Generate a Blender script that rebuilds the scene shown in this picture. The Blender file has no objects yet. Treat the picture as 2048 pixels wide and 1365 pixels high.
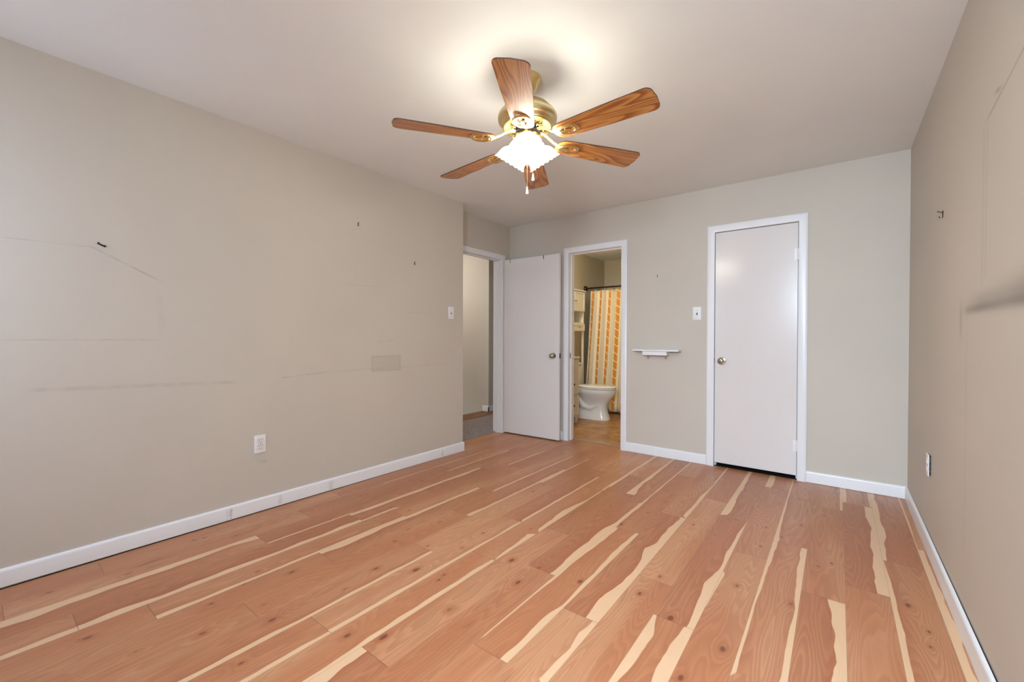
import bpy, bmesh, math, random
from mathutils import Vector, Matrix
random.seed(7)
PI = math.pi
scene = bpy.context.scene
COL = scene.collection

# ------------------------------------------------------------------ camera
cam_data = bpy.data.cameras.new('camera')
cam = bpy.data.objects.new('camera', cam_data)
COL.objects.link(cam)
cam_data.sensor_width = 36.0
cam_data.lens = 36.0 * 848.13 / 2048.0
cam_data.clip_start = 0.02
_r = Vector((0.79278, 0.60950, 0.0031)); _f = Vector((-0.60942, 0.79280, -0.0083))
_f.normalize(); _r = (_r - _f * _r.dot(_f)).normalized(); _u = _r.cross(_f)
cam.matrix_world = Matrix(((_r.x, _u.x, -_f.x, 0), (_r.y, _u.y, -_f.y, 0), (_r.z, _u.z, -_f.z, 1.1214), (0, 0, 0, 1)))
scene.camera = cam

# ------------------------------------------------------------------ view, world, lights
scene.view_settings.view_transform = 'Standard'
scene.view_settings.look = 'None'
scene.view_settings.gamma = 1.0
scene.view_settings.use_curve_mapping = False
scene.view_settings.exposure = 0.20

world = bpy.data.worlds.new('world'); scene.world = world
world.use_nodes = True
bg = world.node_tree.nodes['Background']
bg.inputs[0].default_value = (0.75, 0.87, 1.0, 1)
bg.inputs[1].default_value = 1.0

SHADE_EMIT = 24.0           # glowing glass shades of the fan's lamps
LAMP_COLOR = (1.0, 0.965, 0.825)


def light(name, kind, loc, energy, color, rot=(0, 0, 0), size=None, size_y=None, radius=None):
    d = bpy.data.lights.new(name, kind); d.energy = energy; d.color = color
    if kind == 'AREA':
        d.shape = 'RECTANGLE'; d.size = size; d.size_y = size_y or size
    if radius is not None: d.shadow_soft_size = radius
    o = bpy.data.objects.new(name, d); o.location = loc; o.rotation_euler = rot
    COL.objects.link(o); return o


# daylight, coming down from the sky through the right window of the wall behind the camera
light('window_daylight', 'AREA', (-0.02, -1.02, 1.90), 236, (0.64, 0.81, 0.99), (PI / 2 - 0.8, 0, 0), 0.76, 1.3)
light('window_daylight', 'AREA', (-2.40, -1.02, 1.80), 32, (0.52, 0.68, 1.0), (PI / 2 - 0.65, 0, 0), 1.0, 1.3)  # added left window light, brightens the dark near-left side
# vanity lamp of the bathroom, lamp over the stairs of the hall (both round the corner)
light('bathroom_lamp', 'POINT', (-2.75, 4.62, 2.05), 22, (1.0, 0.88, 0.66), radius=0.10)
light('stair_lamp', 'POINT', (-5.0, 3.75, 2.25), 25, (1.0, 0.97, 0.94), radius=0.08)

# ------------------------------------------------------------------ dimensions
H = 2.44
XR, XL, XA, D = 0.3922, -2.9335, -3.137, 4.0266
YA, YF = 3.0215, -0.62
TW = 0.12
HB, TB = 0.088, 0.013
XBL, YBB = -3.2, 6.77          # bathroom left wall, far wall
XH, YH = -4.171, 4.85          # hall corner


# ------------------------------------------------------------------ node helpers
class NT:
    def __init__(s, name):
        s.m = bpy.data.materials.new(name); s.m.use_nodes = True
        s.t = s.m.node_tree; s.b = s.t.nodes['Principled BSDF']

    def n(s, typ, **kw):
        x = s.t.nodes.new(typ)
        for k, v in kw.items(): setattr(x, k, v)
        return x

    def link(s, a, b): s.t.links.new(a, b)

    def put(s, sock, v):
        if v is None: return
        if isinstance(v, bpy.types.NodeSocket): s.link(v, sock)
        else: sock.default_value = v

    def math(s, op, a, b=None, c=None, clamp=False):
        x = s.n('ShaderNodeMath', operation=op); x.use_clamp = clamp
        s.put(x.inputs[0], a); s.put(x.inputs[1], b); s.put(x.inputs[2], c)
        return x.outputs[0]

    def smooth(s, v, lo, hi, a=0.0, b=1.0):
        x = s.n('ShaderNodeMapRange', interpolation_type='SMOOTHSTEP')
        s.put(x.inputs['Value'], v); s.put(x.inputs['From Min'], lo); s.put(x.inputs['From Max'], hi)
        s.put(x.inputs['To Min'], a); s.put(x.inputs['To Max'], b)
        return x.outputs['Result']

    def mix(s, f, a, b, mode='MIX'):
        x = s.n('ShaderNodeMix', data_type='RGBA', blend_type=mode)
        s.put(x.inputs[0], f); s.put(x.inputs[6], a); s.put(x.inputs[7], b)
        return x.outputs[2]

    def comb(s, x, y, z):
        c = s.n('ShaderNodeCombineXYZ'); s.put(c.inputs[0], x); s.put(c.inputs[1], y); s.put(c.inputs[2], z)
        return c.outputs[0]

    def sep(s, v):
        c = s.n('ShaderNodeSeparateXYZ'); s.link(v, c.inputs[0]); return c.outputs

    def noise(s, vec, scale, detail=2.0, rough=0.5, dist=0.0):
        x = s.n('ShaderNodeTexNoise')
        if vec is not None: s.link(vec, x.inputs['Vector'])
        x.inputs['Scale'].default_value = scale; x.inputs['Detail'].default_value = detail
        x.inputs['Roughness'].default_value = rough; x.inputs['Distortion'].default_value = dist
        return x.outputs['Fac']

    def pos(s): return s.n('ShaderNodeNewGeometry').outputs['Position']
    def obj(s): return s.n('ShaderNodeTexCoord').outputs['Object']

    def attr(s, name):
        a = s.n('ShaderNodeAttribute'); a.attribute_name = name; return a

    def bump(s, h, strength=0.1, dist=0.01):
        x = s.n('ShaderNodeBump'); x.inputs['Strength'].default_value = strength
        x.inputs['Distance'].default_value = dist; s.link(h, x.inputs['Height'])
        s.link(x.outputs[0], s.b.inputs['Normal'])


def C(r, g, b):
    f = lambda c: (c / 255 / 12.92) if c / 255 <= 0.04045 else ((c / 255 + 0.055) / 1.055) ** 2.4
    return (f(r), f(g), f(b), 1.0)


def plain(name, col, rough=0.5, metal=0.0, bump=None, spec=0.5):
    k = NT(name); k.b.inputs['Base Color'].default_value = col
    k.b.inputs['Roughness'].default_value = rough; k.b.inputs['Metallic'].default_value = metal
    k.b.inputs['Specular IOR Level'].default_value = spec
    nz = k.noise(k.pos(), 40.0, 2)
    k.put(k.b.inputs['Base Color'], k.mix(k.smooth(nz, 0.3, 0.7, 0.0, 0.05), col, (col[0] * .8, col[1] * .8, col[2] * .8, 1)))
    if bump: k.bump(k.noise(k.pos(), bump[0], 3), bump[1], 0.002)
    return k.m


def paint(name, col, marks=None, bump=0.06):
    """Rolled wall paint with faint cloudy variation; marks(k) returns [(mask, colour, amount)]."""
    k = NT(name); p = k.pos()
    v = k.smooth(k.noise(p, 1.7, 3), 0.35, 0.65)
    c = k.mix(v, (col[0] * 0.975, col[1] * 0.975, col[2] * 0.98, 1), col)
    if marks:
        for mask, mc, amt in marks(k, p):
            c = k.mix(k.math('MULTIPLY', mask, amt), c, mc)
    k.put(k.b.inputs['Base Color'], c)
    k.b.inputs['Roughness'].default_value = 0.62
    k.b.inputs['Specular IOR Level'].default_value = 0.3
    k.bump(k.noise(p, 260.0, 2), bump, 0.001)
    return k.m


def seg_mask(k, u, v, a, b, w, soft=0.6, end=0.03):
    """Soft line from a to b (in the wall's own u,v) of half width w."""
    dx, dy = b[0] - a[0], b[1] - a[1]; L = math.hypot(dx, dy); tx, ty = dx / L, dy / L
    ru = k.math('SUBTRACT', u, a[0]); rv = k.math('SUBTRACT', v, a[1])
    al = k.math('ADD', k.math('MULTIPLY', ru, tx), k.math('MULTIPLY', rv, ty))
    ac = k.math('ABSOLUTE', k.math('SUBTRACT', k.math('MULTIPLY', rv, tx), k.math('MULTIPLY', ru, ty)))
    m = k.smooth(ac, w * (1 - soft), w, 1.0, 0.0)
    e = k.math('MULTIPLY', k.smooth(al, -end, end), k.smooth(al, L - end, L + end, 1.0, 0.0))
    return k.math('MULTIPLY', m, e)


def box_mask(k, u, v, u0, u1, v0, v1, s=0.006):
    m = k.math('MULTIPLY', k.smooth(u, u0 - s, u0 + s), k.smooth(u, u1 - s, u1 + s, 1.0, 0.0))
    n = k.math('MULTIPLY', k.smooth(v, v0 - s, v0 + s), k.smooth(v, v1 - s, v1 + s, 1.0, 0.0))
    return k.math('MULTIPLY', m, n)


WALL = C(201, 191, 177)
DIRT = C(120, 110, 100)


def left_marks(k, p):
    s = k.sep(p); y, z = s[1], s[2]
    nz = k.smooth(k.noise(p, 14.0, 3), 0.35, 0.65, 0.3, 1.0)
    L = lambda a, b, w, amt: (k.math('MULTIPLY', seg_mask(k, y, z, a, b, w), nz), DIRT, amt * .62)
    return [
        L((-0.1, 1.555), (0.40, 1.563), 0.003, 0.40), L((0.40, 1.563), (0.665, 1.424), 0.007, 0.50),
        L((0.10, 1.104), (0.66, 1.103), 0.004, 0.40), L((0.66, 1.36), (0.675, 1.13), 0.02, 0.10),
        L((1.868, 1.965), (1.70, 1.838), 0.004, 0.18), L((1.868, 1.965), (2.03, 1.859), 0.004, 0.20),
        L((1.72, 1.516), (2.05, 1.525), 0.004, 0.28), L((1.86, 1.80), (1.86, 1.58), 0.010, 0.10),
        L((2.23, 1.815), (2.62, 1.86), 0.012, 0.10), L((2.26, 1.331), (2.60, 1.339), 0.006, 0.22),
        L((2.57, 1.52), (2.61, 1.35), 0.008, 0.18), L((2.417, 1.75), (2.27, 1.68), 0.004, 0.16),
        L((0.20, 0.872), (1.03, 0.842), 0.014, 0.28), L((1.30, 0.848), (1.62, 0.868), 0.008, 0.35),
        L((1.62, 0.868), (2.85, 0.872), 0.012, 0.16), L((1.50, 0.88), (1.54, 0.93), 0.007, 0.20),
        (box_mask(k, y, z, 1.99, 2.268, 0.846, 0.968), DIRT, 0.15),
        (k.math('SUBTRACT', box_mask(k, y, z, 1.985, 2.272, 0.842, 0.972, 0.004), box_mask(k, y, z, 2.0, 2.258, 0.856, 0.958, 0.008)), DIRT, 0.14),
        L((2.05, 1.08), (2.2, 1.10), 0.012, 0.22), L((1.15, 0.335), (1.20, 0.315), 0.018, 0.45),
    ]


def right_marks(k, p):
    s = k.sep(p); y, z = s[1], s[2]
    nz = k.smooth(k.noise(p, 3.0, 1), 0.3, 0.7, 0.7, 1.0)
    L = lambda a, b, w, amt, so=0.6: (k.math('MULTIPLY', seg_mask(k, y, z, a, b, w, so, .22 if so > .9 and w > .05 else .05), nz), DIRT, amt)
    return [
        L((1.45, 1.228), (2.38, 1.232), 0.026, 0.55, 1.0), L((1.45, 1.250), (2.30, 1.246), 0.060, 0.45, 1.0), L((1.40, 1.275), (1.95, 1.262), 0.085, 0.35, 1.0),
        L((2.46, 1.26), (2.46, 1.14), 0.045, 0.34, 1.0),
        L((2.10, 1.86), (1.60, 1.93), 0.012, 0.40, 1.0), L((2.10, 1.85), (2.11, 1.34), 0.010, 0.22, 1.0),
        L((2.0, 1.905), (1.97, 1.90), 0.010, 0.8), L((2.14, 1.85), (2.15, 1.3), 0.03, 0.10, 1.0),
        L((2.36, 1.2), (2.36, 0.3), 0.03, 0.07, 1.0),
    ]


def back_marks(k, p):
    s = k.sep(p); x, z = s[0], s[2]
    return [(box_mask(k, x, z, -1.045, -0.962, 1.275, 1.412, 0.012), C(214, 204, 190), 0.35)]


M = {}
M['wall'] = paint('greige wall paint', WALL)
M['wall_l'] = paint('greige wall paint with scuffs', WALL, left_marks)
M['wall_r'] = paint('greige wall paint with soot line', WALL, right_marks)
M['wall_b'] = paint('greige wall paint behind switch', WALL, back_marks)
M['bathwall'] = paint('bathroom wall paint', C(196, 188, 165))
M['ceil'] = paint('white ceiling paint', C(239, 239, 235), None, 0.05)
M['white'] = plain('white trim enamel', C(231, 228, 227), 0.32, bump=(45, 0.03))
M['base_l'] = None
M['door'] = plain('white gloss door enamel', C(222, 214, 209), 0.20, bump=(60, 0.12), spec=0.45)
M['plastic'] = plain('white plastic', C(232, 229, 226), 0.35)
M['slot'] = plain('dark slot', C(30, 26, 24), 0.6)
M['steel'] = plain('brushed nickel', C(190, 182, 165), 0.16, 1.0)
M['darksteel'] = plain('tarnished steel', C(86, 78, 70), 0.35, 1.0)
M['bronze'] = plain('oil rubbed bronze', C(70, 54, 44), 0.28, 0.9)
M['brass'] = plain('polished brass', C(232, 204, 140), 0.32, 1.0)
M['brassdull'] = plain('satin brass', C(224, 206, 156), 0.30, 1.0)
M['brassaged'] = plain('aged brass', C(172, 146, 92), 0.42, 1.0)
M['black'] = plain('black flywheel', C(22, 19, 18), 0.7, spec=0.15)
M['porcelain'] = plain('white porcelain', C(236, 233, 228), 0.10)
M['cabinet'] = plain('cream white cabinet lacquer', C(236, 230, 214), 0.38)
M['nail'] = plain('dark nail metal', C(34, 27, 22), 0.4, 0.6)
M['lightnail'] = plain('pale zinc hook', C(150, 140, 128), 0.4, 0.6)
M['rubber'] = plain('dark shadow gap sealant', C(16, 14, 13), 0.8)  # black standing in for the shade inside baseboard and floor gaps
M['pend'] = plain('white pull pendant', C(244, 240, 232), 0.3)
M['strip'] = plain('aluminium threshold', C(178, 168, 156), 0.35, 0.7)


def scuffed_base():
    k = NT('white baseboard enamel with scuffs'); p = k.pos(); s = k.sep(p)
    c = C(231, 228, 227); n = k.smooth(k.noise(p, 60.0, 3), 0.35, 0.6, 0.4, 1.0)
    for y, w, amt in ((1.000, .005, .55), (1.285, .012, .22), (1.640, .016, .22), (2.740, .008, .35), (0.985, .014, .15)):
        m = k.math('MULTIPLY', box_mask(k, s[1], s[2], y - w, y + w, .012, .072, .008), n)
        c = k.mix(k.math('MULTIPLY', m, amt), c, C(120, 112, 108))
    k.put(k.b.inputs['Base Color'], c); k.b.inputs['Roughness'].default_value = 0.32
    return k.m


M['base_l'] = scuffed_base()


def shade_mat():
    k = NT('lit frosted glass shade')
    k.b.inputs['Base Color'].default_value = (0.95, 0.93, 0.9, 1)
    k.b.inputs['Roughness'].default_value = 0.4
    k.b.inputs['Emission Color'].default_value = LAMP_COLOR + (1,)
    k.b.inputs['Emission Strength'].default_value = SHADE_EMIT
    return k.m


M['shade'] = shade_mat()


def carpet_mat():
    k = NT('mauve grey cut pile carpet'); p = k.pos(); x = k.sep(p)[0]
    a = k.smooth(k.noise(p, 130.0, 3, 0.7), 0.3, 0.7)
    c = k.mix(a, C(112, 100, 98), C(176, 164, 160))
    sp = k.smooth(k.noise(p, 26.0, 2), 0.66, 0.72)
    c = k.mix(k.math('MULTIPLY', sp, 0.6), c, C(70, 60, 58))
    k.put(k.b.inputs['Base Color'], c); k.b.inputs['Roughness'].default_value = 0.95
    k.b.inputs['Specular IOR Level'].default_value = 0.1
    k.bump(k.noise(p, 220.0, 3), 0.6, 0.006)
    return k.m


def landing_mat():  # brown streaked strip of hall floor along the stair edge
    k = NT('brown stair nosing'); p = k.pos()
    s = k.sep(p)
    v = k.noise(k.comb(k.math('MULTIPLY', s[0], 30.0), k.math('MULTIPLY', s[1], 3.0), 0.0), 1.0, 4)
    k.put(k.b.inputs['Base Color'], k.mix(k.smooth(v, 0.35, 0.65), C(104, 68, 40), C(150, 106, 68)))
    k.b.inputs['Roughness'].default_value = 0.6
    return k.m


def tile_mat():
    k = NT('tan bathroom tile'); p = k.pos(); s = k.sep(p)
    T = 0.305
    fx = k.math('FRACT', k.math('DIVIDE', k.math('ADD', s[0], 1.96 + 20 * T), T))
    fy = k.math('FRACT', k.math('DIVIDE', k.math('ADD', s[1], 0.10), T))
    gx = k.math('MINIMUM', fx, k.math('SUBTRACT', 1.0, fx)); gy = k.math('MINIMUM', fy, k.math('SUBTRACT', 1.0, fy))
    g = k.smooth(k.math('MINIMUM', gx, gy), 0.008, 0.016, 1.0, 0.0)
    v = k.smooth(k.noise(p, 7.0, 4, 0.6), 0.3, 0.7)
    c = k.mix(v, C(150, 100, 52), C(190, 142, 84))
    c = k.mix(k.math('MULTIPLY', g, 0.7), c, C(120, 80, 46))
    k.put(k.b.inputs['Base Color'], c); k.b.inputs['Roughness'].default_value = 0.38
    return k.m


M['carpet'] = carpet_mat(); M['landing'] = landing_mat(); M['tile'] = tile_mat()


def wood_floor():
    """Two-tone hickory laminate; every plank brings its own widths of sapwood, seed, tone and knots as attributes."""
    k = NT('two tone hickory laminate')
    A = k.sep(k.attr('plank').outputs['Vector']); a, l, seed = A[0], A[1], A[2]     # across, along, seed
    S = k.sep(k.attr('sap').outputs['Vector']); sl, sr, w = S[0], S[1], S[2]
    E = k.sep(k.attr('ends').outputs['Vector']); e0, e1, tone = E[0], E[1], E[2]
    so = k.math('MULTIPLY', seed, 13.7)
    # knots
    KD = None; KF = None
    for i in (1, 2, 3):
        q = k.sep(k.attr('knot%d' % i).outputs['Vector'])
        da = k.math('DIVIDE', k.math('SUBTRACT', a, q[0]), q[2])
        dl = k.math('DIVIDE', k.math('SUBTRACT', l, q[1]), k.math('MULTIPLY', q[2], 1.7))
        d2 = k.math('ADD', k.math('MULTIPLY', da, da), k.math('MULTIPLY', dl, dl))
        f = k.math('POWER', 2.718, k.math('MULTIPLY', d2, -0.16))      # wide bulge of the grain
        KF = f if KF is None else k.math('MAXIMUM', KF, f)
        KD = d2 if KD is None else k.math('MINIMUM', KD, d2)
    # growth rings
    wl = k.noise(k.comb(k.math('MULTIPLY', a, 9.0), k.math('MULTIPLY', l, 0.9), so), 1.0, 1.0, 0.5)
    wl2 = k.noise(k.comb(k.math('MULTIPLY', a, 32.0), k.math('MULTIPLY', l, 5.0), so), 1.0, 3.0)
    fld = k.math('ADD', k.math('MULTIPLY', wl, 22.0), k.math('MULTIPLY', wl2, 1.3))
    fld = k.math('ADD', fld, k.math('MULTIPLY', KF, 1.9))
    fld = k.math('ADD', fld, k.math('MULTIPLY', a, 8.0))
    fr = k.math('FRACT', fld)
    ring = k.math('MULTIPLY', k.smooth(fr, 0.0, 0.75), k.smooth(fr, 0.82, 1.0, 1.0, 0.0))
    fine = k.noise(k.comb(k.math('MULTIPLY', a, 420.0), k.math('MULTIPLY', l, 9.0), so), 1.0, 3.0, 0.6)
    fine = k.smooth(fine, 0.32, 0.68)
    # sapwood edge
    wob = k.math('SUBTRACT', k.noise(k.comb(so, k.math('MULTIPLY', l, 4.2), 3.1), 1.0, 2.0, 0.5), 0.5)
    wf = k.math('ADD', 1.0, k.math('MULTIPLY', wob, 1.5))
    ml = k.smooth(k.math('SUBTRACT', k.math('MULTIPLY', sl, wf), a), -0.0015, 0.0015)
    mr = k.smooth(k.math('SUBTRACT', k.math('MULTIPLY', sr, wf), k.math('SUBTRACT', w, a)), -0.0015, 0.0015)
    sap = k.math('MAXIMUM', ml, mr)
    # colours
    big = k.smooth(k.noise(k.comb(k.math('MULTIPLY', a, 6.0), k.math('MULTIPLY', l, 0.9), k.math('ADD', so, 5.0)), 1.0, 2.0), 0.35, 0.65)
    heart = k.mix(big, C(182, 119, 80), C(197, 144, 104))
    heart = k.mix(tone, heart, C(164, 98, 64))
    heart = k.mix(k.math('MULTIPLY', ring, k.math('ADD', 0.30, k.math('MULTIPLY', tone, 0.45))), heart, C(146, 88, 58))
    edge = k.math('MINIMUM', k.math('ADD', k.math('SUBTRACT', a, k.math('MULTIPLY', sl, wf)), k.smooth(sl, 0.004, 0.012, 0.2, 0.0)),
                  k.math('ADD', k.math('SUBTRACT', k.math('SUBTRACT', w, a), k.math('MULTIPLY', sr, wf)), k.smooth(sr, 0.004, 0.012, 0.2, 0.0)))
    rim = k.math('MULTIPLY', k.smooth(edge, 0.002, 0.040, 1.0, 0.0), k.math('ADD', 0.22, k.math('MULTIPLY', tone, 0.6)))
    heart = k.mix(rim, heart, C(158, 88, 54))
    heart = k.mix(k.math('MULTIPLY', fine, 0.22), heart, C(160, 106, 76))
    st = k.noise(k.comb(k.math('MULTIPLY', a, 60.0), k.math('MULTIPLY', l, 2.2), k.math('ADD', so, 9.0)), 1.0, 3.0)
    heart = k.mix(k.smooth(st, 0.67, 0.76, 0.0, 0.55), heart, C(112, 64, 42))
    kn = k.math('ADD', KD, k.math('MULTIPLY', k.math('SUBTRACT', wl2, 0.5), 1.4))
    heart = k.mix(k.smooth(kn, 0.5, 3.6, 0.50, 0.0), heart, C(158, 92, 60))
    heart = k.mix(k.smooth(kn, 0.02, 0.60, 0.8, 0.0), heart, C(104, 54, 34))
    light_ = k.mix(k.math('MULTIPLY', fine, 0.25), C(214, 175, 138), C(201, 160, 120))
    c = k.mix(sap, heart, light_)
    # joints
    ed = k.math('MINIMUM', a, k.math('SUBTRACT', w, a)); en = k.math('MINIMUM', k.math('SUBTRACT', l, e0), k.math('SUBTRACT', e1, l))
    jt = k.math('MAXIMUM', k.smooth(ed, 0.0003, 0.0010, 0.45, 0.0), k.smooth(en, 0.0004, 0.0015, 0.75, 0.0))
    c = k.mix(jt, c, C(96, 58, 40))
    k.put(k.b.inputs['Base Color'], c)
    k.put(k.b.inputs['Roughness'], k.math('ADD', 0.34, k.math('MULTIPLY', fine, 0.06)))
    k.b.inputs['Specular IOR Level'].default_value = 0.5
    h = k.math('SUBTRACT', k.math('MULTIPLY', fine, 0.15), jt)
    k.bump(h, 0.12, 0.0015)
    return k.m


M['floor'] = wood_floor()


def blade_wood():
    k = NT('oak veneer of fan blades'); p = k.obj(); s = k.sep(p)
    rnd = k.math('MULTIPLY', k.n('ShaderNodeObjectInfo').outputs['Random'], 37.0)
    wl = k.noise(k.comb(k.math('MULTIPLY', s[0], 1.5), k.math('MULTIPLY', s[1], 9.0), rnd), 1.0, 1.0)
    fr = k.math('FRACT', k.math('ADD', k.math('MULTIPLY', wl, 15.0), k.math('MULTIPLY', s[1], 26.0)))
    ring = k.math('MULTIPLY', k.smooth(fr, 0.1, 0.8), k.smooth(fr, 0.85, 1.0, 1.0, 0.0))
    fine = k.smooth(k.noise(k.comb(k.math('MULTIPLY', s[0], 14.0), k.math('MULTIPLY', s[1], 420.0), rnd), 1.0, 3.0), 0.35, 0.65)
    c = k.mix(ring, C(204, 144, 80), C(150, 86, 38))
    c = k.mix(k.math('MULTIPLY', fine, 0.40), c, C(150, 88, 42))
    k.put(k.b.inputs['Base Color'], c)
    k.b.inputs['Roughness'].default_value = 0.32
    return k.m


M['blade'] = blade_wood()
M['bladeedge'] = plain('dark blade edge', C(74, 42, 24), 0.5)


def curtain_mat():
    """Cream curtain with vertical bands of orange blocks set off by slanting cream lines; u,v lie flat in the cloth."""
    k = NT('cream and orange printed curtain'); s = k.sep(k.attr('cloth').outputs['Vector']); u, v = s[0], s[1]
    P = 0.172
    fu = k.math('FRACT', k.math('DIVIDE', u, P))
    band = k.math('MULTIPLY', k.smooth(fu, 0.06, 0.09), k.smooth(fu, 0.40, 0.43, 1.0, 0.0))
    vv = k.math('FRACT', k.math('DIVIDE', k.math('SUBTRACT', v, k.math('MULTIPLY', fu, 0.10)), 0.118))
    line = k.math('MULTIPLY', k.smooth(vv, 0.04, 0.09), k.smooth(vv, 0.91, 0.96, 1.0, 0.0))
    grey = k.math('MULTIPLY', k.smooth(fu, 0.50, 0.53), k.smooth(fu, 0.78, 0.81, 1.0, 0.0))
    c = k.mix(k.math('MULTIPLY', grey, 0.55), C(238, 224, 192), C(196, 182, 160))
    c = k.mix(k.math('MULTIPLY', band, line), c, C(226, 150, 62))
    k.put(k.b.inputs['Base Color'], c); k.b.inputs['Roughness'].default_value = 0.8
    k.b.inputs['Specular IOR Level'].default_value = 0.2
    k.bump(k.noise(k.comb(k.math('MULTIPLY', u, 400.0), k.math('MULTIPLY', v, 400.0), 0.0), 1.0, 1), 0.1, 0.001)
    return k.m


M['curtain'] = curtain_mat()


# ------------------------------------------------------------------ mesh helpers
class MB:
    """Collects shapes; build() links them as ONE mesh object."""
    def __init__(s): s.bm = bmesh.new(); s.mi = 0

    def box(s, x0, x1, y0, y1, z0, z1, bevel=0.0, seg=2, mat=None):
        r = bmesh.ops.create_cube(s.bm, size=1.0)
        sx, sy, sz = x1 - x0, y1 - y0, z1 - z0
        for v in r['verts']:
            v.co = Vector(((v.co.x + .5) * sx + x0, (v.co.y + .5) * sy + y0, (v.co.z + .5) * sz + z0))
        fs = set(f for v in r['verts'] for f in v.link_faces)
        if mat is not None:
            for f in fs: f.material_index = mat
        if bevel > 0:
            es = list(set(e for f in fs for e in f.edges))
            q = bmesh.ops.bevel(s.bm, geom=es, offset=bevel, segments=seg, profile=0.5, affect='EDGES')
            if mat is not None:
                for f in q['faces']: f.material_index = mat
        return s

    def rings(s, rings, closed=True, cap0=True, cap1=True, mat=0):
        vs = [[s.bm.verts.new(p) for p in r] for r in rings]
        n = len(rings[0])
        for i in range(len(vs) - 1):
            for j in range(n if closed else n - 1):
                f = s.bm.faces.new((vs[i][j], vs[i][(j + 1) % n], vs[i + 1][(j + 1) % n], vs[i + 1][j]))
                f.material_index = mat; f.smooth = True
        if cap0 and closed: f = s.bm.faces.new(vs[0][::-1]); f.material_index = mat
        if cap1 and closed: f = s.bm.faces.new(vs[-1]); f.material_index = mat
        return s

    def lathe(s, prof, center=(0, 0, 0), axis=(0, 0, 1), n=32, flute=None, cap0=True, cap1=True, mat=0):
        """prof: (radius, height along axis)."""
        ax = Vector(axis).normalized(); c = Vector(center)
        t = Vector((1, 0, 0)) if abs(ax.x) < 0.9 else Vector((0, 1, 0))
        e1 = ax.cross(t).normalized(); e2 = ax.cross(e1)
        rs = []
        for i, (r, h) in enumerate(prof):
            ring = []
            for j in range(n):
                th = 2 * PI * j / n; rr, hh = r, h
                if flute: rr, hh = flute(i, th, r, h)
                ring.append(c + ax * hh + (e1 * math.cos(th) + e2 * math.sin(th)) * max(rr, 1e-5))
            rs.append(ring)
        return s.rings(rs, True, cap0, cap1, mat)

    def tube(s, path, r, n=10, mat=0, flat=1.0, up=None):
        pts = [Vector(p) for p in path]; rs = []
        rr = r if isinstance(r, (list, tuple)) else [r] * len(pts)
        prev = None
        for i, p in enumerate(pts):
            d = (pts[min(i + 1, len(pts) - 1)] - pts[max(i - 1, 0)]).normalized()
            if up is not None: ref = Vector(up)
            elif prev is None: ref = Vector((0, 0, 1)) if abs(d.z) < .9 else Vector((1, 0, 0))
            else: ref = prev
            e1 = (ref - d * ref.dot(d)).normalized(); e2 = d.cross(e1); prev = e1
            rs.append([p + e1 * math.cos(2 * PI * j / n) * rr[i] * flat + e2 * math.sin(2 * PI * j / n) * rr[i] for j in range(n)])
        return s.rings(rs, True, True, True, mat)

    def loop(s, path, r, n=8, mat=0, up=(0, 0, 1), flat=1.0):
        pts = [Vector(p) for p in path]; N = len(pts); rs = []
        for i, p in enumerate(pts):
            d = (pts[(i + 1) % N] - pts[i - 1]).normalized(); ref = Vector(up)
            e1 = (ref - d * ref.dot(d)).normalized(); e2 = d.cross(e1)
            rs.append([p + e1 * math.cos(2 * PI * j / n) * r * flat + e2 * math.sin(2 * PI * j / n) * r for j in range(n)])
        rs.append(rs[0])
        return s.rings(rs, True, False, False, mat)

    def extrude(s, outline, z0, z1, mat=0, side=None):
        """Prism of a flat outline [(x, y)]."""
        b = [s.bm.verts.new((x, y, z0)) for x, y in outline]; t = [s.bm.verts.new((x, y, z1)) for x, y in outline]
        f = s.bm.faces.new(b[::-1]); f.material_index = mat
        f = s.bm.faces.new(t); f.material_index = mat
        n = len(outline)
        for i in range(n):
            f = s.bm.faces.new((b[i], b[(i + 1) % n], t[(i + 1) % n], t[i])); f.material_index = mat if side is None else side
        return s

    def frame(s, mat3): bmesh.ops.transform(s.bm, matrix=mat3, verts=s.bm.verts); return s

    def build(s, name, mats, parent=None, smooth=None):
        bmesh.ops.remove_doubles(s.bm, verts=s.bm.verts, dist=1e-6)
        bmesh.ops.recalc_face_normals(s.bm, faces=s.bm.faces)
        me = bpy.data.meshes.new(name)
        if smooth:
            for f in s.bm.faces: f.smooth = True
        s.bm.to_mesh(me); s.bm.free()
        for m in (mats if isinstance(mats, list) else [mats]): me.materials.append(m)
        if smooth:
            try: me.set_sharp_from_angle(angle=math.radians(smooth))
            except Exception: pass
        o = bpy.data.objects.new(name, me); COL.objects.link(o)
        if parent: o.parent = parent
        return o


def tag(o, label, cat, group=None):
    o['label'] = label; o['category'] = cat
    if group: o['group'] = group
    return o


def thing(name, label, cat, loc=(0, 0, 0), rot=(0, 0, 0), group=None):
    o = bpy.data.objects.new(name, None); o.empty_display_size = 0.05
    o.location = loc; o.rotation_euler = rot; COL.objects.link(o)
    return tag(o, label, cat, group)


def struct(o): o['kind'] = 'structure'; return o


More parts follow.
